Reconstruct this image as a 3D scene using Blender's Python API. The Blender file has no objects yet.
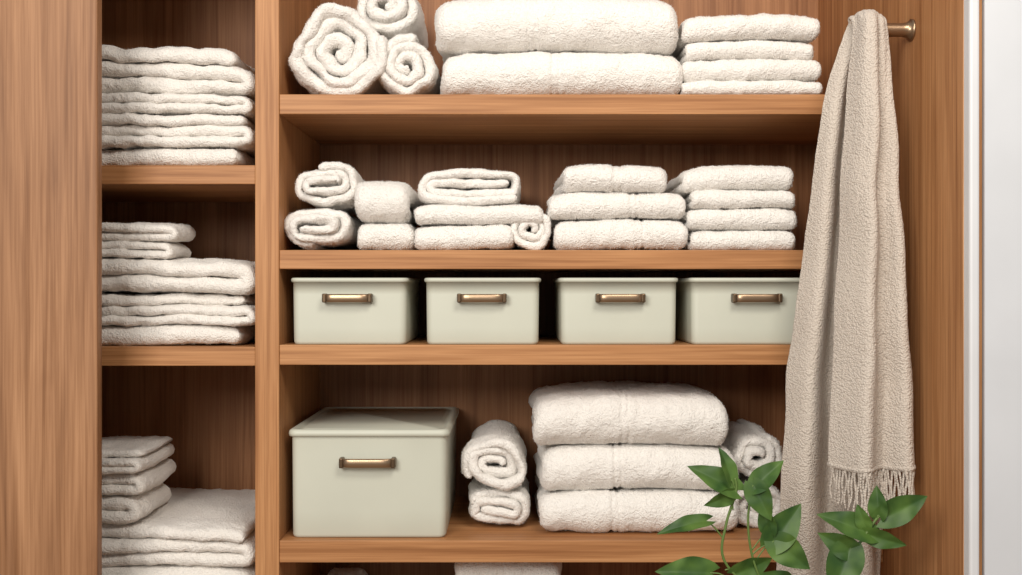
import bpy, bmesh, math, random
from mathutils import Vector, noise, Matrix
import numpy as np
random.seed(7)
S=bpy.context.scene
CAMZ=1.15; D0=2.0; F=1053.0
def X(px,y=0.0): return (px-511)*(D0+y)/F
def Z(py,y=0.0): return CAMZ+(287.5-py)*(D0+y)/F
def sc(y): return (D0+y)/F

# ---------------- materials ----------------
def newmat(n):
    m=bpy.data.materials.new(n); m.use_nodes=True
    nt=m.node_tree; b=nt.nodes['Principled BSDF']; return m,nt,b
def N(nt,t,**k):
    n=nt.nodes.new(t)
    for a,v in k.items():
        if a in n.inputs: n.inputs[a].default_value=v
        else: setattr(n,a,v)
    return n
def wood(name,axis,c1,c2,c3,rough=0.5,across=20):
    m,nt,b=newmat(name); L=nt.links.new
    tc=N(nt,'ShaderNodeTexCoord'); oi=N(nt,'ShaderNodeObjectInfo')
    mul=N(nt,'ShaderNodeMath',operation='MULTIPLY'); mul.inputs[1].default_value=37.0; L(oi.outputs['Random'],mul.inputs[0])
    def noi(sa,sl,detail,dist):
        mp=N(nt,'ShaderNodeMapping'); s=[sa,sa,sa]; s[axis]=sl; mp.inputs['Scale'].default_value=s
        L(tc.outputs['Object'],mp.inputs['Vector'])
        n=N(nt,'ShaderNodeTexNoise',noise_dimensions='4D'); n.inputs['Scale'].default_value=1; n.inputs['Detail'].default_value=detail
        n.inputs['Distortion'].default_value=dist; n.inputs['Roughness'].default_value=0.6
        L(mp.outputs[0],n.inputs['Vector']); L(mul.outputs[0],n.inputs['W']); return n
    n1=noi(across,1.2,5,0.9); n2=noi(230,4.5,2,0.1); n3=noi(75,1.6,3,0.5)
    r=N(nt,'ShaderNodeValToRGB'); e=r.color_ramp.elements
    e[0].position=0.32; e[0].color=(*c1,1); e[1].position=0.68; e[1].color=(*c3,1)
    x=e.new(0.5); x.color=(*c2,1)
    L(n1.outputs[0],r.inputs[0])
    def mulby(prev,nz,p0,p1,dark,fac):
        r2=N(nt,'ShaderNodeValToRGB'); e=r2.color_ramp.elements
        e[0].position=p0; e[0].color=(*dark,1); e[1].position=p1; e[1].color=(1,1,1,1)
        L(nz.outputs[0],r2.inputs[0])
        mx=N(nt,'ShaderNodeMix',data_type='RGBA',blend_type='MULTIPLY'); mx.inputs[0].default_value=fac
        L(prev,mx.inputs[6]); L(r2.outputs[0],mx.inputs[7]); return mx.outputs[2]
    c=mulby(r.outputs[0],n2,0.36,0.6,(0.68,0.62,0.56),0.65)
    c=mulby(c,n3,0.35,0.5,(0.70,0.63,0.55),0.8)
    L(c,b.inputs['Base Color'])
    bp=N(nt,'ShaderNodeBump'); bp.inputs['Strength'].default_value=0.12; bp.inputs['Distance'].default_value=0.001
    L(n2.outputs[0],bp.inputs['Height']); L(bp.outputs[0],b.inputs['Normal'])
    b.inputs['Roughness'].default_value=rough; b.inputs['Specular IOR Level'].default_value=0.3
    return m
wA=((0.39,0.176,0.069),(0.475,0.228,0.094),(0.56,0.288,0.127))
WV=wood('wood_vertical',2,*wA); WH=wood('wood_horizontal',0,*wA)
WB=wood('wood_back_shaded',2,(0.29,0.130,0.056),(0.36,0.167,0.074),(0.425,0.206,0.094))  # darker copy of the panel wood, recess shade put into its colour
WL=wood('wood_door',2,(0.25,0.12,0.057),(0.355,0.18,0.088),(0.45,0.24,0.122),across=15)
def terry(name,col,s1=330,dist=0.004,st=0.85,s2=120):
    m,nt,b=newmat(name); L=nt.links.new
    tc=N(nt,'ShaderNodeTexCoord')
    n1=N(nt,'ShaderNodeTexNoise'); n1.inputs['Scale'].default_value=s1; n1.inputs['Detail'].default_value=2
    n2=N(nt,'ShaderNodeTexNoise'); n2.inputs['Scale'].default_value=s2; n2.inputs['Detail'].default_value=2
    L(tc.outputs['Object'],n1.inputs['Vector']); L(tc.outputs['Object'],n2.inputs['Vector'])
    ad=N(nt,'ShaderNodeMath',operation='ADD'); L(n1.outputs[0],ad.inputs[0]); L(n2.outputs[0],ad.inputs[1])
    bp=N(nt,'ShaderNodeBump'); bp.inputs['Strength'].default_value=st; bp.inputs['Distance'].default_value=dist
    L(ad.outputs[0],bp.inputs['Height']); L(bp.outputs[0],b.inputs['Normal'])
    r=N(nt,'ShaderNodeValToRGB'); e=r.color_ramp.elements
    e[0].position=0.3; e[0].color=(*[c*0.91 for c in col],1); e[1].position=0.6; e[1].color=(*col,1)
    L(n1.outputs[0],r.inputs[0]); L(r.outputs[0],b.inputs['Base Color'])
    b.inputs['Roughness'].default_value=1.0; b.inputs['Sheen Weight'].default_value=0.25; b.inputs['Specular IOR Level'].default_value=0.05
    return m
TW=terry('towel_white',(0.90,0.865,0.815)); TC=terry('towel_cream',(0.89,0.845,0.785))
TH,nt,b_=newmat('throw_beige'); Lk=nt.links.new
tc=N(nt,'ShaderNodeTexCoord'); v1=N(nt,'ShaderNodeTexVoronoi'); v1.inputs['Scale'].default_value=300
n1=N(nt,'ShaderNodeTexNoise'); n1.inputs['Scale'].default_value=150; n1.inputs['Detail'].default_value=3
Lk(tc.outputs['Object'],v1.inputs['Vector']); Lk(tc.outputs['Object'],n1.inputs['Vector'])
ad=N(nt,'ShaderNodeMath',operation='SUBTRACT'); Lk(n1.outputs[0],ad.inputs[0]); Lk(v1.outputs['Distance'],ad.inputs[1])
bp=N(nt,'ShaderNodeBump'); bp.inputs['Strength'].default_value=0.8; bp.inputs['Distance'].default_value=0.0026
Lk(ad.outputs[0],bp.inputs['Height']); Lk(bp.outputs[0],b_.inputs['Normal'])
r=N(nt,'ShaderNodeValToRGB'); e=r.color_ramp.elements
e[0].position=0.0; e[0].color=(0.655,0.585,0.512,1); e[1].position=0.8; e[1].color=(0.51,0.448,0.385,1)
Lk(v1.outputs['Distance'],r.inputs[0]); Lk(r.outputs[0],b_.inputs['Base Color'])
b_.inputs['Roughness'].default_value=0.95; b_.inputs['Sheen Weight'].default_value=0.2; b_.inputs['Specular IOR Level'].default_value=0.1
def plain(name,col,rough=0.5,metal=0.0,bump=None):
    m,nt,b=newmat(name); L=nt.links.new
    b.inputs['Roughness'].default_value=rough; b.inputs['Metallic'].default_value=metal
    tc=N(nt,'ShaderNodeTexCoord'); n=N(nt,'ShaderNodeTexNoise'); n.inputs['Scale'].default_value=bump or 9; n.inputs['Detail'].default_value=3
    L(tc.outputs['Object'],n.inputs['Vector'])
    r=N(nt,'ShaderNodeValToRGB'); e=r.color_ramp.elements
    e[0].position=0.3; e[0].color=(*[c*0.95 for c in col],1); e[1].position=0.7; e[1].color=(*col,1)
    L(n.outputs[0],r.inputs[0]); L(r.outputs[0],b.inputs['Base Color']); return m
SAGE=plain('sage_enamel',(0.575,0.588,0.495),0.5); BRASS=plain('aged_brass',(0.36,0.25,0.16),0.34,0.9); BRD=plain('dark_bronze',(0.13,0.085,0.05),0.4,0.8)
WHITE=plain('white_paint',(0.62,0.64,0.67),0.5); TRIMM=plain('trim_paint',(0.67,0.68,0.70),0.45)
TERRA=plain('pot_ceramic',(0.7,0.66,0.6),0.5); SOIL=plain('soil',(0.05,0.03,0.02),0.9,0,80); STEM=plain('stem_green',(0.11,0.18,0.04),0.5)
FLOORM=wood('floor_wood',0,(0.25,0.15,0.08),(0.32,0.2,0.11),(0.4,0.26,0.15))
def leafmat():
    m,nt,b=newmat('leaf_green'); L=nt.links.new
    tc=N(nt,'ShaderNodeTexCoord'); n=N(nt,'ShaderNodeTexNoise'); n.inputs['Scale'].default_value=25
    L(tc.outputs['Object'],n.inputs['Vector'])
    r=N(nt,'ShaderNodeValToRGB'); e=r.color_ramp.elements
    e[0].position=0.35; e[0].color=(0.025,0.068,0.013,1); e[1].position=0.7; e[1].color=(0.085,0.16,0.028,1)
    L(n.outputs[0],r.inputs[0]); L(r.outputs[0],b.inputs['Base Color'])
    b.inputs['Roughness'].default_value=0.48; b.inputs['Specular IOR Level'].default_value=0.35; return m
LEAF=leafmat()
FUZZ=bpy.data.textures.new('terry_fuzz','CLOUDS'); FUZZ.noise_scale=0.008; FUZZ.noise_depth=1
LUMP=bpy.data.textures.new('terry_lump','CLOUDS'); LUMP.noise_scale=0.03; LUMP.noise_depth=1

# ---------------- helpers ----------------
def empty(name,loc=(0,0,0)):
    o=bpy.data.objects.new(name,None); o.location=loc; S.collection.objects.link(o); return o
def mkobj(name,vs,fs,mat,origin=(0,0,0),parent=None,smooth=True,recalc=True):
    o3=Vector(origin)
    me=bpy.data.meshes.new(name); me.from_pydata([tuple(Vector(v)-o3) for v in vs],[],fs); me.update()
    if recalc:
        bm=bmesh.new(); bm.from_mesh(me); bmesh.ops.recalc_face_normals(bm,faces=bm.faces); bm.to_mesh(me); bm.free()
    if smooth: me.polygons.foreach_set('use_smooth',[True]*len(me.polygons))
    me.materials.append(mat)
    o=bpy.data.objects.new(name,me); S.collection.objects.link(o)
    if parent: o.parent=parent; o.location=o3-parent.location
    else: o.location=o3
    return o
def box(name,x0,x1,y0,y1,z0,z1,mat,bev=0.0015,parent=None,seg=2):
    c=((x0+x1)/2,(y0+y1)/2,(z0+z1)/2)
    vs=[(x,y,z) for x in(x0,x1) for y in(y0,y1) for z in(z0,z1)]
    fs=[(0,1,3,2),(4,6,7,5),(0,4,5,1),(2,3,7,6),(0,2,6,4),(1,5,7,3)]
    o=mkobj(name,vs,fs,mat,c,parent,smooth=False)
    if bev:
        b=o.modifiers.new('b','BEVEL'); b.width=bev; b.segments=seg
    return o

# ---------------- cabinet ----------------
DEP=0.43; WX=0.7085
cab=empty('built_in_shelving',(0,0.2,0))
ztop=2.05
divL,divR=X(255),X(279)
box('divider',divL,divR,0,DEP,0.0,ztop,WV,parent=cab)
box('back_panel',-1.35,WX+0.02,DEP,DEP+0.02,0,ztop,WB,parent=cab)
shelves={}
for n,a,b in (('shelf_1',94,114),('shelf_2',250,269),('shelf_3',345,365),('shelf_4',541,563)):
    box(n,divR,WX,0.003,DEP,Z(b),Z(a),WH,parent=cab); shelves[n]=Z(a)
for n,a,b in (('shelf_5',165,184),('shelf_6',347,366)):
    box(n,-1.2,divL,0.003,DEP,Z(b),Z(a),WH,parent=cab); shelves[n]=Z(a)
zl3=Z(612); box('shelf_7',-1.2,divL,0.003,DEP,zl3-0.038,zl3,WH,parent=cab)
zm5=Z(700); box('shelf_8',divR,WX,0.003,DEP,zm5-0.038,zm5,WH,parent=cab)
box('shelf_9',-1.2,divL,0.003,DEP,ztop-0.2,ztop-0.16,WH,parent=cab)
box('top_panel',-1.35,WX+0.02,0,DEP,ztop,ztop+0.04,WH,parent=cab)
box('base_plinth',-1.2,WX,0.03,0.05,0,0.1,WH,parent=cab)
box('outer_side',-1.24,-1.2,0,DEP,0,ztop,WV,parent=cab)
box('side_panel',WX,WX+0.03,-0.35,DEP,0,ztop,WV,parent=cab,bev=0.001)
xe=X(97,-0.15)
dr=empty('closet_door',(xe-0.3,-0.14,0))
box('door_panel',xe-0.62,xe,-0.15,-0.125,0.02,ztop+0.03,WL,parent=dr,bev=0.003)
box('hinge_rail',xe-0.62,xe-0.58,-0.125,0.0,0.02,ztop+0.03,WL,parent=dr)
box('floor',-3,3,-3.4,0.5,-0.03,0,FLOORM,0)
box('wall_right',X(986,-0.36),2.6,-0.355,-0.30,0,2.6,WHITE,0)
box('trim_1',WX+0.001,X(981,-0.375),-0.372,-0.34,0,2.6,TRIMM,0.004)
box('wall_back',-3,3,DEP+0.03,DEP+0.1,0,2.6,WHITE,0)
box('wall_left',-3.0,-1.35,-0.1,-0.02,0,2.6,WHITE,0)

# ---------------- cloth ribbons ----------------
def resample(pts,ds,near=None):
    P=np.array(pts,float); seg=np.hypot(*(P[1:]-P[:-1]).T); s=np.concatenate([[0],np.cumsum(seg)])
    q=[0.0]
    while q[-1]<s[-1]-ds*0.5:
        a=np.interp(q[-1],s,P[:,0])
        st=ds if (near is None or a<near) else ds*4
        q.append(min(s[-1],q[-1]+st))
    q=np.array(q)
    return list(zip(np.interp(q,s,P[:,0]),np.interp(q,s,P[:,1]),q))
def serp(a0,a1,z0,n,t,jit=0.0,rev=False):
    pts=[]; r=t/2
    d=-1 if rev else 1
    L,R=a0+r,a1-r
    for i in range(n):
        z=z0+t*(i+0.5)
        s,e=(L,R) if d>0 else (R,L)
        if i>0: s=pts[-1][0]
        e=e-d*random.uniform(0,2*jit)
        pts.append((s,z)); pts.append((e,z))
        if i<n-1:
            for k in range(1,8):
                an=-math.pi/2+math.pi*k/8
                pts.append((e+d*r*math.cos(an),z+r+r*math.sin(an)))
            pts.append((e,z+t))
        d=-d
    return pts
def spiral(cx,cz,w,h,t,phase=0.0,dir=1,loose=1.0):
    R=h/2; Lc=max(0,(w-h)/2); pts=[]
    r0=0.27*t
    turns=(R-t*0.5-r0)/t+0.35; n=int(turns*40)
    sd=random.uniform(0,90)
    for i in range(n+1):
        th=2*math.pi*i/40; rho=r0+t*(th/(2*math.pi))
        rho=min(rho,R-t/2)
        a=dir*(th)+phase
        nn=noise.noise(Vector((math.cos(a)*1.5,math.sin(a)*1.5,sd+th*0.11)))
        rho*=1+0.30*nn*loose*(1-0.5*i/n)
        c=math.cos(a); fl=Lc*max(-1,min(1,c*2.2))
        pts.append((cx+fl+rho*c, cz+rho*math.sin(a)))
    return pts
class Acc:
    def __init__(s): s.v=[]; s.f=[]
def ribbon(acc,path,t,c0,c1,plane,base,ds=0.005,dc=0.006,amp=0.004,edge=0.006,bands=(),fr=11,tf=0.97,ripple=0.0):
    near=None
    if plane=='yz': near=min(p[0] for p in path)+0.10
    P=resample(path,ds,near); n=len(P); seed=Vector((random.uniform(0,50),random.uniform(0,50),random.uniform(0,50)))
    ht=t*tf/2; r=min(ht,0.02)
    cs=[c0+r]
    while cs[-1]<c1-r:
        st=dc
        if plane=='xz' and cs[-1]>c0+0.07: st=dc*4
        cs.append(min(c1-r,cs[-1]+st))
    if len(cs)>2 and cs[-1]-cs[-2]<1e-4: cs.pop(-2)
    prof=[(ht,c) for c in cs]
    for k in range(1,7):
        a=math.pi/2-math.pi*k/7; prof.append((ht*math.sin(a),c1-r+r*math.cos(a)))
    prof+=[(-ht,c) for c in reversed(cs)]
    for k in range(1,7):
        a=-math.pi/2-math.pi*k/7; prof.append((ht*math.sin(a),c0+r+r*math.cos(a)))
    M=len(prof); b0=len(acc.v)
    sd=random.uniform(0,99)
    for i,(a,b,s) in enumerate(P):
        p0=P[max(0,i-1)]; p1=P[min(n-1,i+1)]
        tx,tz=p1[0]-p0[0],p1[1]-p0[1]; l=math.hypot(tx,tz) or 1; nx,nz=-tz/l,tx/l
        e0=edge*noise.noise(Vector((s*4,sd,0)))*2; e1=edge*noise.noise(Vector((s*4,sd,9)))*2
        endf=1.0
        k=min(i,n-1-i)
        if k==0: endf=0.4
        elif k==1: endf=0.8
        for (q,c) in prof:
            w=(c-c0)/(c1-c0); cc=c+e0*(1-w)+e1*w
            qq=q*endf
            for (bc,bw) in bands:
                dd=abs(cc-bc)
                if dd<bw: qq-=math.copysign(0.0030,q)*min(1,(bw-dd)/0.003)*(1 if dd>bw*0.35 else 0.35)
            u,v=a+nx*qq,b+nz*qq
            p=Vector((u,cc,v)) if plane=='xz' else Vector((cc,u,v))
            d=noise.noise_vector(p*fr+seed)*amp+noise.noise_vector(p*38+seed)*amp*0.35
            if ripple: d.z+=ripple*math.sin(p.x*95+sd+5*noise.noise(p*7+seed))*(0.5+0.5*noise.noise(p*9))
            p=p+d*0.9
            acc.v.append(p)
    for i in range(n-1):
        for j in range(M):
            k=(j+1)%M
            acc.f.append((b0+i*M+j,b0+i*M+k,b0+(i+1)*M+k,b0+(i+1)*M+j))
    acc.f.append(tuple(b0+j for j in range(M))); acc.f.append(tuple(b0+(n-1)*M+j for j in reversed(range(M))))

PILES=[]
def stack(name,base,yf,depth,items,mat=TW,fz=0.003,lp=0.005):
    acc=Acc(); s=sc(yf); z=base+0.0015; gx0=9;gx1=-9; allr=all(i[0]=='R' for i in items)
    for it in items:
        kind,p0,p1,h=it[:4]; o=dict(it[4]) if len(it)>4 else {}
        x0,x1=X(p0,yf),X(p1,yf); gx0=min(gx0,x0); gx1=max(gx1,x1); h=h*s
        zz=z+o.get('dz',0)*s; y0=yf+o.get('dy',0)+random.uniform(-0.004,0.006); dd=o.get('depth',depth)
        amp=o.get('amp',0.0045); i0=len(acc.v)
        if kind=='F':
            nl=o.get('n',2); t=h/nl
            bands=[(X(b,yf),0.011) for b in o.get('bands',())]
            ribbon(acc,serp(y0,y0+dd,zz,nl,t,0,rev=True),t,x0,x1,'yz',base,bands=bands,amp=amp,edge=0.007,dc=0.005 if not bands else 0.0035)
        elif kind=='S':
            nl=o.get('n',3); t=h/nl
            ribbon(acc,serp(x0,x1,zz,nl,t,o.get('jit',0.004)),t,y0,y0+dd,'xz',base,ds=0.005,amp=amp,edge=0.012,ripple=o.get('rip',0))
        elif kind=='R':
            t=o.get('t',9)*s
            ribbon(acc,spiral((x0+x1)/2,zz+h/2,x1-x0,h,t,o.get('ph',-1.2),o.get('dir',1)),t,y0,y0+dd,'xz',base,ds=0.0045,dc=0.005,amp=amp,edge=0.013,tf=1.0)
        if kind!='R':
            xc,hw=(x0+x1)/2,(x1-x0)/2
            for p in acc.v[i0:]:
                u=min(1.1,abs((p.x-xc)/hw)); p.z-=0.10*max(0,p.z-zz)*u**7
                if kind=='S':
                    f=max(0,1-(p.y-y0)/0.05); p.z-=0.06*max(0,p.z-zz)*f*f
        if not o.get('hold'): z+=h
    if not allr:
        xc,hw=(gx0+gx1)/2,(gx1-gx0)/2; k=random.uniform(0.03,0.045)
        for p in acc.v:
            u=min(1.1,abs((p.x-xc)/hw)); p.z-=k*max(0,p.z-base)*u**3
    for p in acc.v:
        if p.z<base: p.z=base
    ob=mkobj(name,acc.v,acc.f,mat,((gx0+gx1)/2,yf+depth/2,base))
    m=ob.modifiers.new('lump','DISPLACE'); m.texture=LUMP; m.strength=lp; m.mid_level=0.5; m.texture_coords='LOCAL'
    m=ob.modifiers.new('fuzz','DISPLACE'); m.texture=FUZZ; m.strength=fz; m.mid_level=0.5; m.texture_coords='LOCAL'
    PILES.append((ob,mat,yf-(yf+depth/2)))
    return ob

s1,s2,s3,s4=[shelves['shelf_%d'%i] for i in (1,2,3,4)]; l1,l2=shelves['shelf_5'],shelves['shelf_6']
# top row
stack('rolled_towel',s1,0.02,0.34,[('R',288,386,95,dict(t=12.5,ph=-2.0,amp=0.013))])
stack('rolled_towel',s1,0.03,0.32,[('R',375,438,63,dict(t=10,ph=-0.6,dir=-1,amp=0.010))])
stack('rolled_towel',s1,0.06,0.30,[('R',350,416,60,dict(t=10,ph=-1.4,amp=0.008,dz=65))])
stack('folded_towel_stack',s1,0.02,0.36,[('F',438,681,45,dict(bands=(556,))),('F',436,678,56,dict(bands=(531,),amp=0.006))])
stack('folded_towel_stack',s1,0.02,0.36,[('F',684,821,15),('F',682,823,22),('F',686,817,19),('F',681,819,26,dict(n=2))])
# second row
stack('rolled_towel_pair',s2,0.02,0.30,[('R',284,350,44,dict(t=8.5,ph=-2.6,amp=0.010)),('R',291,357,41,dict(t=7.5,ph=-0.2,amp=0.008))])
stack('folded_towel_stack',s2,0.03,0.30,[('F',353,412,28),('F',352,412,41)])
stack('folded_towel_stack',s2,0.02,0.32,[('F',415,515,25,{}),('R',509,552,42,dict(t=7.5,ph=-1.5,hold=1,dz=-25)),('F',414,540,20,{}),('R',417,525,38,dict(t=8.5,ph=0.4,amp=0.005))])
stack('folded_towel_stack',s2,0.02,0.32,[('F',554,687,31,dict(bands=(640,))),('F',550,686,27,dict(bands=(634,))),('F',559,665,27,dict(bands=(617,)))])
stack('folded_towel_stack',s2,0.02,0.32,[('F',691,797,20),('F',689,799,22),('F',691,796,18),('F',685,799,25)])
# bottom row
stack('rolled_towel_pair',s4,0.08,0.28,[('R',463,531,36,dict(t=8,ph=-2.4,amp=0.010)),('R',464,527,56,dict(t=9,ph=-0.5,amp=0.011))])
stack('bath_towel_stack',s4,0.06,0.34,[('F',539,736,41,dict(bands=(614,))),('F',537,736,46,dict(bands=(618,))),('F',534,731,51,dict(bands=(624,),amp=0.006))])
stack('rolled_towel_pair',s4,0.10,0.28,[('R',732,790,44,dict(t=8.5,ph=-2.0,amp=0.008)),('R',732,787,51,dict(t=9.5,ph=-0.3,amp=0.009))])
# below
stack('folded_towel_stack',zm5,0.10,0.30,[('F',362,562,45),('F',450,560,44),('F',455,562,37)])
stack('folded_towel_stack',zm5,0.10,0.30,[('F',300,355,40),('F',305,352,40)])
# left column
stack('folded_towel_stack',l1,0.02,0.38,[('S',20,251,19,dict(n=1,rip=0.002)),('S',15,252,34,dict(n=3,rip=0.003)),('S',20,250,21,dict(n=2,rip=0.004)),('S',10,252,48,dict(n=3,rip=0.001,jit=0.010,amp=0.009))],TC)
stack('folded_towel_stack',l2,0.02,0.38,[('S',20,250,20,dict(n=1)),('S',15,252,33,dict(n=3,rip=0.002,amp=0.007)),('S',20,252,35,dict(n=2,jit=0.012,amp=0.008)),('S',40,172,17,dict(n=2,depth=0.13)),('S',35,176,19,dict(n=2,depth=0.13))],TC)
stack('folded_towel_stack',zl3,0.02,0.39,[('S',10,250,41,dict(n=2)),('S',20,251,42,dict(n=3)),('S',20,134,29,dict(n=2,depth=0.2)),('S',30,140,22,dict(n=2,depth=0.2)),('S',20,146,24,dict(n=3,depth=0.2,jit=0.01))],TC)

# real terry pile: short fibres standing on the exposed cloth
bpy.context.view_layer.update()
dg=bpy.context.evaluated_depsgraph_get(); rng=np.random.default_rng(3)
for ob,mat,yl in PILES:
    ev=ob.evaluated_get(dg); me=ev.to_mesh(); nP=len(me.polygons)
    ce=np.empty(nP*3); me.polygons.foreach_get('center',ce); ce=ce.reshape(-1,3)
    no=np.empty(nP*3); me.polygons.foreach_get('normal',no); no=no.reshape(-1,3)
    ar=np.empty(nP); me.polygons.foreach_get('area',ar)
    ev.to_mesh_clear()
    dep=ce[:,1]-yl
    ok=((dep<0.05)&(no[:,1]<0.3))|((dep<0.25)&(no[:,2]>0.6))
    wgt=np.where(ok,ar,0); wgt=np.where(dep<0.03,wgt,wgt*0.5); A=wgt.sum()
    ar=np.minimum(ar,1e-3)
    n=int(min(26000,A*190000))
    idx=rng.choice(nP,n,p=wgt/A)
    c=ce[idx]; nn=no[idx]; sq=np.sqrt(ar[idx])[:,None]
    rv=rng.normal(size=(n,3)); tan=np.cross(nn,rv); tan/=np.linalg.norm(tan,axis=1)[:,None]+1e-9
    bit=np.cross(nn,tan)
    base=c+tan*sq*(rng.random((n,1))-0.5)*1.1+bit*sq*(rng.random((n,1))-0.5)*1.1-nn*0.0008
    dirv=nn+rng.normal(size=(n,3))*0.55; dirv/=np.linalg.norm(dirv,axis=1)[:,None]
    ln=rng.uniform(0.0022,0.0045,(n,1))
    a=base-tan*0.00045; b=base+tan*0.00045; t_=base+dirv*ln
    V=np.stack([a,b,t_],1).reshape(-1,3)
    V[:,2]=np.maximum(V[:,2],0.0003)
    pm=bpy.data.meshes.new('terry_pile'); pm.vertices.add(3*n); pm.vertices.foreach_set('co',V.ravel())
    pm.loops.add(3*n); pm.loops.foreach_set('vertex_index',np.arange(3*n))
    pm.polygons.add(n); pm.polygons.foreach_set('loop_start',np.arange(0,3*n,3)); 
    pm.update(calc_edges=True); pm.validate(); pm.materials.append(mat)
    po=bpy.data.objects.new('terry_pile',pm); S.collection.objects.link(po); po.parent=ob

# ---------------- bins ----------------
def rrect(cx,cy,hx,hy,r,z,k=6):
    out=[]
    for (sx,sy,a0) in ((1,1,0),(-1,1,90),(-1,-1,180),(1,-1,270)):
        for i in range(k+1):
            a=math.radians(a0+90*i/k); out.append((cx+sx*(hx-r)+r*math.cos(a),cy+sy*(hy-r)+r*math.sin(a),z))
    return out
def loft(loops,cap0=True,cap1=True):
    vs=[];fs=[];M=len(loops[0])
    for l in loops: vs+=l
    for i in range(len(loops)-1):
        for j in range(M):
            k=(j+1)%M; fs.append((i*M+j,i*M+k,(i+1)*M+k,(i+1)*M+j))
    if cap0: fs.append(tuple(range(M)))
    if cap1: fs.append(tuple((len(loops)-1)*M+j for j in range(M)))
    return vs,fs
def handle(par,cx,yf,cz,w,h):
    y=yf
    n=24; vs=[];fs=[];M=12
    for i in range(n+1):
        u=i/n*2-1; x=cx+u*w/2; out=0.016*(1-abs(u)**8)+0.003
        for j in range(M):
            a=2*math.pi*j/M; ca,sa=math.cos(a),math.sin(a)
            ry=0.0035; rz=h*0.45
            pz=math.copysign(abs(sa)**0.5,sa)*rz; py=math.copysign(abs(ca)**0.7,ca)*ry
            vs.append((x,y-out+py,cz+pz))
    for i in range(n):
        for j in range(M):
            k=(j+1)%M; fs.append((i*M+j,i*M+k,(i+1)*M+k,(i+1)*M+j))
    fs.append(tuple(range(M))); fs.append(tuple(n*M+j for j in range(M)))
    mkobj('handle_bar',vs,fs,BRASS,(cx,y,cz),par)
    for s_ in (-1,1):
        box('handle_mount',cx+s_*w*0.46-0.004,cx+s_*w*0.46+0.004,y-0.02,y+0.002,cz-h*0.5,cz+h*0.5,BRD,0.002,par)
def bin_(name,x0,x1,yf,dep,base,h,hpx,lid=False):
    cx,cy=(x0+x1)/2,yf+dep/2; hx,hy=(x1-x0)/2,dep/2; r=0.014
    e=empty(name,(cx,cy,base)); z=base
    o=0.003
    lp=[rrect(cx,cy,hx-o-0.006,hy-o-0.006,r*0.7,z),rrect(cx,cy,hx-o-0.003,hy-o-0.003,r,z+0.0015),rrect(cx,cy,hx-o-0.0015,hy-o-0.0015,r,z+0.006)]
    for q in (0.25,0.5,0.75,0.93): lp.append(rrect(cx,cy,hx-o-0.0015*(1-q),hy-o-0.0015*(1-q),r,z+h*q))
    if not lid:
        zt=z+h
        lp+=[rrect(cx,cy,hx-o,hy-o,r,zt-0.009),rrect(cx,cy,hx,hy,r+o,zt-0.008),rrect(cx,cy,hx+0.001,hy+0.001,r+o,zt-0.004),rrect(cx,cy,hx,hy,r+o,zt-0.001),rrect(cx,cy,hx-0.003,hy-0.003,r,zt),rrect(cx,cy,hx-0.006,hy-0.006,r*0.8,zt-0.002),rrect(cx,cy,hx-0.007,hy-0.007,r*0.8,z+0.01),rrect(cx,cy,hx-0.012,hy-0.012,r*0.6,z+0.006)]
        vs,fs=loft(lp); mkobj('body',vs,fs,SAGE,(cx,cy,z),e)
    else:
        zt=z+h-0.014
        lp+=[rrect(cx,cy,hx-o,hy-o,r,zt)]
        vs,fs=loft(lp); mkobj('body',vs,fs,SAGE,(cx,cy,z),e)
        l=[rrect(cx,cy,hx-0.001,hy-0.001,r,zt-0.002),rrect(cx,cy,hx+0.002,hy+0.002,r+0.002,zt-0.001),rrect(cx,cy,hx+0.003,hy+0.003,r+0.003,zt+0.004),rrect(cx,cy,hx+0.002,hy+0.002,r+0.003,zt+0.009),rrect(cx,cy,hx-0.002,hy-0.002,r,zt+0.012),rrect(cx,cy,hx-0.008,hy-0.008,r,zt+0.012),rrect(cx,cy,hx-0.011,hy-0.011,r,zt+0.008),rrect(cx,cy,hx-0.018,hy-0.018,r,zt+0.008),rrect(cx,cy,hx-0.021,hy-0.021,r,zt+0.011)]
        vs,fs=loft(l); mkobj('lid',vs,fs,SAGE,(cx,cy,zt),e)
    handle(e,X(hpx[0],yf),yf+0.003,Z(hpx[1],yf),hpx[2]*sc(yf),hpx[3]*sc(yf))
for (a,b,hx) in ((290,408,348),(424,541,482),(559,679,620),(690,808,756)):
    y=0.012
    bin_('storage_bin',X(a,y),X(b,y),y,0.30,s3,67*sc(y),(hx,298,49,9))
y=0.02
bin_('lidded_storage_box',X(289,y),X(448,y),y,0.385,s4,(541-431)*sc(y),(368,462,56,10),lid=True)

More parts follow.
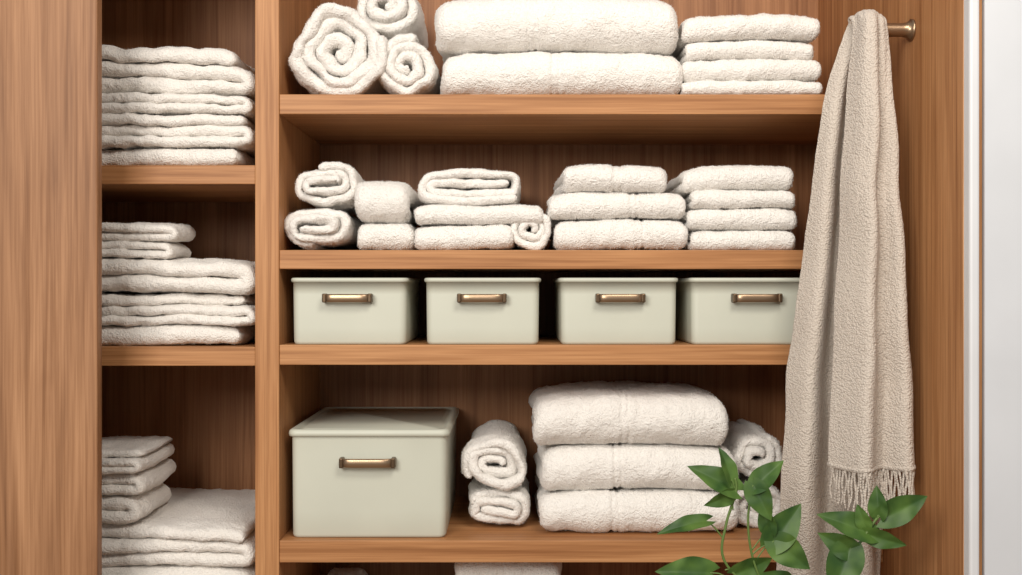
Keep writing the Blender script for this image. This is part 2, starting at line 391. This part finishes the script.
# ---------------- wall peg + throw ----------------
def tube(pts,rad,M=8):
    vs=[];fs=[]; n=len(pts)
    for i,p in enumerate(pts):
        p=Vector(p); t=(Vector(pts[min(n-1,i+1)])-Vector(pts[max(0,i-1)])).normalized()
        a=t.cross(Vector((0.13,0.9,0.3))).normalized(); b=t.cross(a)
        r=rad[i] if hasattr(rad,'__len__') else rad
        for j in range(M):
            an=2*math.pi*j/M; vs.append(tuple(p+a*r*math.cos(an)+b*r*math.sin(an)))
    for i in range(n-1):
        for j in range(M):
            k=(j+1)%M; fs.append((i*M+j,i*M+k,(i+1)*M+k,(i+1)*M+j))
    fs.append(tuple(range(M))); fs.append(tuple((n-1)*M+j for j in reversed(range(M))))
    return vs,fs
py_=-0.14; pz=Z(30,py_)
vs,fs=tube([(WX+0.001,py_,pz),(WX-0.004,py_,pz),(WX-0.005,py_,pz),(WX-0.012,py_,pz),(WX-0.02,py_,pz),(WX-0.05,py_,pz),(WX-0.083,py_,pz),(WX-0.086,py_,pz)],
    [0.019,0.019,0.016,0.013,0.012,0.0125,0.0125,0.008],24)
mkobj('wall_peg',vs,fs,BRASS,(WX,py_,pz))

fl_y=[12,30,60,100,200,300,400,470]; fl_x=[860,858,857,856,852,846,841,838]
fr_y=[12,25,60,100,150,250,350,470]; fr_x=[885,888,891,893,897,902,908,915]
bl_y=[12,25,45,75,110,180,250,320,400,500,640]; bl_x=[855,847,839,831,824,814,806,797,790,783,778]
br_y=[12,100,300,500,640]; br_x=[883,884,888,888,884]
def front(u,v):
    zt=Z(24,-0.165); zb=Z(468,-0.21); yb=-0.175-0.05*v
    z=zt+(zb-zt)*v; py=287.5-(z-CAMZ)/sc(yb)
    a=np.interp(py,fl_y,fl_x); b=np.interp(py,fr_y,fr_x)
    x=X(a+(b-a)*u,yb)
    A=0.010+0.014*min(1,v*1.5)
    y=yb+A*math.sin(u*2*math.pi*1.5+1.2+0.9*v)+0.003*math.sin(u*22+v*5)+0.026*(1-math.sin(math.pi*min(1,max(0,u))))**2
    return Vector((x,y,z))
def back(u,v):
    zt=Z(24,-0.115); zb=Z(640,-0.10); yb=-0.105-0.01*v
    z=zt+(zb-zt)*v; py=287.5-(z-CAMZ)/sc(yb)
    a=np.interp(py,bl_y,bl_x); b=np.interp(py,br_y,br_x)
    x=X(a+(b-a)*u,yb)
    A=0.010+0.020*min(1,v*2.0)
    y=yb+A*math.sin(u*2*math.pi*1.9+3.1-0.8*v)+0.003*math.sin(u*19+v*4)
    return Vector((x,min(y,-0.06),z))
NU=80; rows=[]
for i in range(90): rows.append([front(j/NU,1-i/89) for j in range(NU+1)])
f0,b0=rows[-1],[back(j/NU,0) for j in range(NU+1)]
for k in range(1,8):
    a=math.pi*k/8; w=(1-math.cos(a))/2
    rows.append([f0[j].lerp(b0[j],w)+Vector((0,0,0.022*math.sin(a)*(0.55+0.45*math.sin(math.pi*min(1,j/NU*1.1)))+0.002*math.sin(j*0.6))) for j in range(NU+1)])
for i in range(100): rows.append([back(j/NU,i/99) for j in range(NU+1)])
th=empty('hanging_throw_blanket',(X(860,-0.15),-0.15,CAMZ))
vs=[p+noise.noise_vector(p*9)*0.006 for r in rows for p in r]; W=NU+1
fs=[(i*W+j,i*W+j+1,(i+1)*W+j+1,(i+1)*W+j) for i in range(len(rows)-1) for j in range(NU)]
o=mkobj('blanket_cloth',vs,fs,TH,th.location,th)
m=o.modifiers.new('s','SOLIDIFY'); m.thickness=0.010; m.offset=0
m=o.modifiers.new('ss','SUBSURF'); m.levels=1; m.render_levels=1
m=o.modifiers.new('fuzz','DISPLACE'); m.texture=FUZZ; m.strength=0.0015; m.texture_coords='LOCAL'
acc=Acc()
for i in range(46):
    u=(i+0.5)/46; p=front(u,1.0); p=p+noise.noise_vector(p*9)*0.006
    L=0.074+random.uniform(-0.010,0.010); ph=random.uniform(0,6); dx=random.uniform(-0.005,0.005)
    pts=[p+Vector((dx*t*t+0.0015*math.sin(ph+t*9),-0.003+0.0015*math.sin(ph*2+t*7),0.004-L*t)) for t in [k/9 for k in range(10)]]
    v,f=tube(pts,[0.0024,0.0024,0.0018,0.0022,0.0022,0.0021,0.002,0.0019,0.0017,0.0012],6)
    b=len(acc.v); acc.v+=v; acc.f+=[tuple(q+b for q in g) for g in f]
mkobj('fringe',acc.v,acc.f,TH,th.location,th)
hem=[front(k/60,0.995)+noise.noise_vector(front(k/60,0.995)*9)*0.006+Vector((0,-0.001,0)) for k in range(61)]
v,f=tube(hem,0.006,8); mkobj('hem',v,f,TH,th.location,th)

# ---------------- plant ----------------
PY=-0.36
px0=X(800,PY); 
st=empty('plant_stool',(px0,PY,0))
vs,fs=loft([[(px0+r*math.cos(a),PY+r*math.sin(a),z) for a in [2*math.pi*k/40 for k in range(40)]] for r,z in ((0.12,0.40),(0.135,0.403),(0.137,0.42),(0.133,0.43),(0.12,0.432))])
mkobj('seat',vs,fs,WH,(px0,PY,0.41),st)
for k in range(3):
    a=2*math.pi*k/3+0.5
    v,f=tube([(px0+0.09*math.cos(a),PY+0.09*math.sin(a),0.405),(px0+0.13*math.cos(a),PY+0.13*math.sin(a),0.0)],[0.014,0.010],12)
    mkobj('leg_%d'%(k+1),v,f,WH,(px0,PY,0.2),st)
pl=empty('potted_pothos',(px0,PY,0.433))
ring=lambda r,z:[(px0+r*math.cos(a),PY+r*math.sin(a),z) for a in [2*math.pi*k/40 for k in range(40)]]
zb=0.433
vs,fs=loft([ring(0.06,zb),ring(0.066,zb+0.004),ring(0.085,zb+0.15),ring(0.09,zb+0.152),ring(0.091,zb+0.17),ring(0.085,zb+0.172),ring(0.08,zb+0.15),ring(0.078,zb+0.14)])
mkobj('pot',vs,fs,TERRA,(px0,PY,zb),pl)
vs,fs=loft([ring(0.079,zb+0.145),ring(0.05,zb+0.149),ring(0.01,zb+0.15)]); mkobj('soil',vs,fs,SOIL,(px0,PY,zb),pl)
lacc=Acc(); sacc=Acc()
def addto(acc,v,f):
    b=len(acc.v); acc.v+=list(v); acc.f+=[tuple(q+b for q in g) for g in f]
def leaf(b,t,w,dyt=0.0,roll=0.0,dy=0.0,curl=0.15):
    B=Vector((X(b[0],PY+dy),PY+dy,Z(b[1],PY+dy))); T=Vector((X(t[0],PY+dy),PY+dy+dyt,Z(t[1],PY+dy)))
    ax=T-B; L=ax.length; ax.normalize()
    nrm=Vector((0,-1,0.35)); nrm=(nrm-ax*nrm.dot(ax)).normalized(); nrm=Matrix.Rotation(roll,3,ax)@nrm
    sd=ax.cross(nrm)
    n=22;m=8; vs=[];fs=[]
    for i in range(n+1):
        s=i/n
        wid=w*0.5*2.75*(s+0.012)**0.42*(1-s)**1.0*0.80
        back_=-0.12*L*math.exp(-s*9)
        for j in range(-m,m+1):
            q=j/m
            a=s*L+back_*abs(q)*1.6*(1 if s<0.4 else 0)
            h=0.36*wid*abs(q)**1.1-curl*L*s*s + 0.07*wid*math.sin(s*14+q*2)*abs(q)
            vs.append(B+ax*a+sd*(q*wid)+nrm*h)
    K=2*m+1
    for i in range(n):
        for j in range(K-1): fs.append((i*K+j,i*K+j+1,(i+1)*K+j+1,(i+1)*K+j))
    addto(lacc,vs,fs); return B
def stem(pts,r=0.0022):
    P=[Vector(p) for p in pts]; out=[]
    for i in range(len(P)-1):
        a=P[max(0,i-1)];b=P[i];c=P[i+1];d=P[min(len(P)-1,i+2)]
        for k in range(6):
            t=k/6; out.append(0.5*((2*b)+(c-a)*t+(2*a-5*b+4*c-d)*t*t+(3*b-a-3*c+d)*t**3))
    out.append(P[-1]); v,f=tube(out,r,8); addto(sacc,v,f)
def SP(px,py,dy=0): return Vector((X(px,PY+dy),PY+dy,Z(py,PY+dy)))
soil=Vector((px0,PY,zb+0.147))
main1=[soil+Vector((-0.03,0,0)),SP(757,600),SP(724,560),SP(726,525),SP(736,492),SP(735,478)]
stem(main1,0.0021)
stem([soil+Vector((-0.01,0.01,0)),SP(765,590),SP(752,555),SP(748,520),SP(752,490)],0.0018)
stem([soil+Vector((0.03,0,0)),SP(835,600),SP(848,565),SP(862,540),SP(877,518)],0.0021)
def L(b,t,w,att,**k):
    B=leaf(b,t,w,**k); A=SP(*att); stem([A,(A+B)/2+Vector((0,0,0.004)),B],0.0012)
L((735,490),(690,464),0.044,(735,500),roll=0.2)
L((732,494),(704,504),0.028,(733,510),roll=-0.5,dyt=-0.02)
L((731,480),(723,447),0.032,(735,490),roll=0.5,dyt=0.01)
L((755,487),(783,459),0.038,(750,505),roll=-0.3)
L((753,485),(768,518),0.042,(751,500),roll=0.3,dyt=-0.02)
L((706,521),(656,525),0.030,(724,540),roll=0.5,dyt=-0.03)
L((771,544),(802,504),0.052,(752,555),roll=0.0)
L((774,541),(807,566),0.050,(756,560),roll=0.2,dyt=-0.02)
L((770,532),(761,505),0.030,(752,550),roll=-0.4)
L((710,573),(656,566),0.048,(730,580),roll=0.2,dyt=-0.02)
L((735,574),(774,560),0.040,(725,570),roll=0.4)
L((790,592),(760,570),0.05,(780,600),roll=0.2,dyt=-0.02)
L((882,518),(930,496),0.046,(877,520),roll=0.1)
L((879,516),(876,486),0.032,(877,520),roll=-0.5)
L((870,534),(820,512),0.046,(864,538),roll=0.2)
L((866,528),(857,505),0.026,(866,532),roll=-0.5)
L((867,534),(902,544),0.032,(866,536),roll=0.5,dyt=-0.02)
L((854,552),(819,534),0.040,(858,548),roll=-0.3)
L((850,548),(828,595),0.058,(856,552),roll=0.2,dyt=-0.02)
mkobj('stems',sacc.v,sacc.f,STEM,pl.location,pl)
mkobj('leaves',lacc.v,lacc.f,LEAF,pl.location,pl,recalc=False)

# ---------------- light / world / camera ----------------
w=bpy.data.worlds.new('World'); S.world=w; w.use_nodes=True
w.node_tree.nodes['Background'].inputs[0].default_value=(1.0,0.975,0.95,1); w.node_tree.nodes['Background'].inputs[1].default_value=0.34
def area(name,loc,tgt,size,power,col):
    l=bpy.data.lights.new(name,'AREA'); l.shape='RECTANGLE'; l.size=size[0]; l.size_y=size[1]; l.energy=power; l.color=col
    o=bpy.data.objects.new(name,l); S.collection.objects.link(o); o.location=loc
    o.rotation_euler=(Vector(tgt)-Vector(loc)).to_track_quat('-Z','Y').to_euler(); return o
area('key_light',(-1.1,-2.8,2.1),(0,0.1,1.1),(1.3,1.1),70,(1,0.955,0.895))  # unseen key area light from upper front left, no known window
area('overhead_area',(0.5,-1.6,2.55),(0.1,0.1,1.0),(0.8,0.6),25,(1,0.93,0.84))  # unseen, weaker area light from above, not a known fixture
cam=bpy.data.cameras.new('camera'); co=bpy.data.objects.new('camera',cam); S.collection.objects.link(co)
co.location=(0,-D0,CAMZ); co.rotation_euler=(math.pi/2,0,0); cam.sensor_width=36; cam.lens=36*F/1022; cam.clip_start=0.05
S.camera=co
S.view_settings.view_transform='Standard'
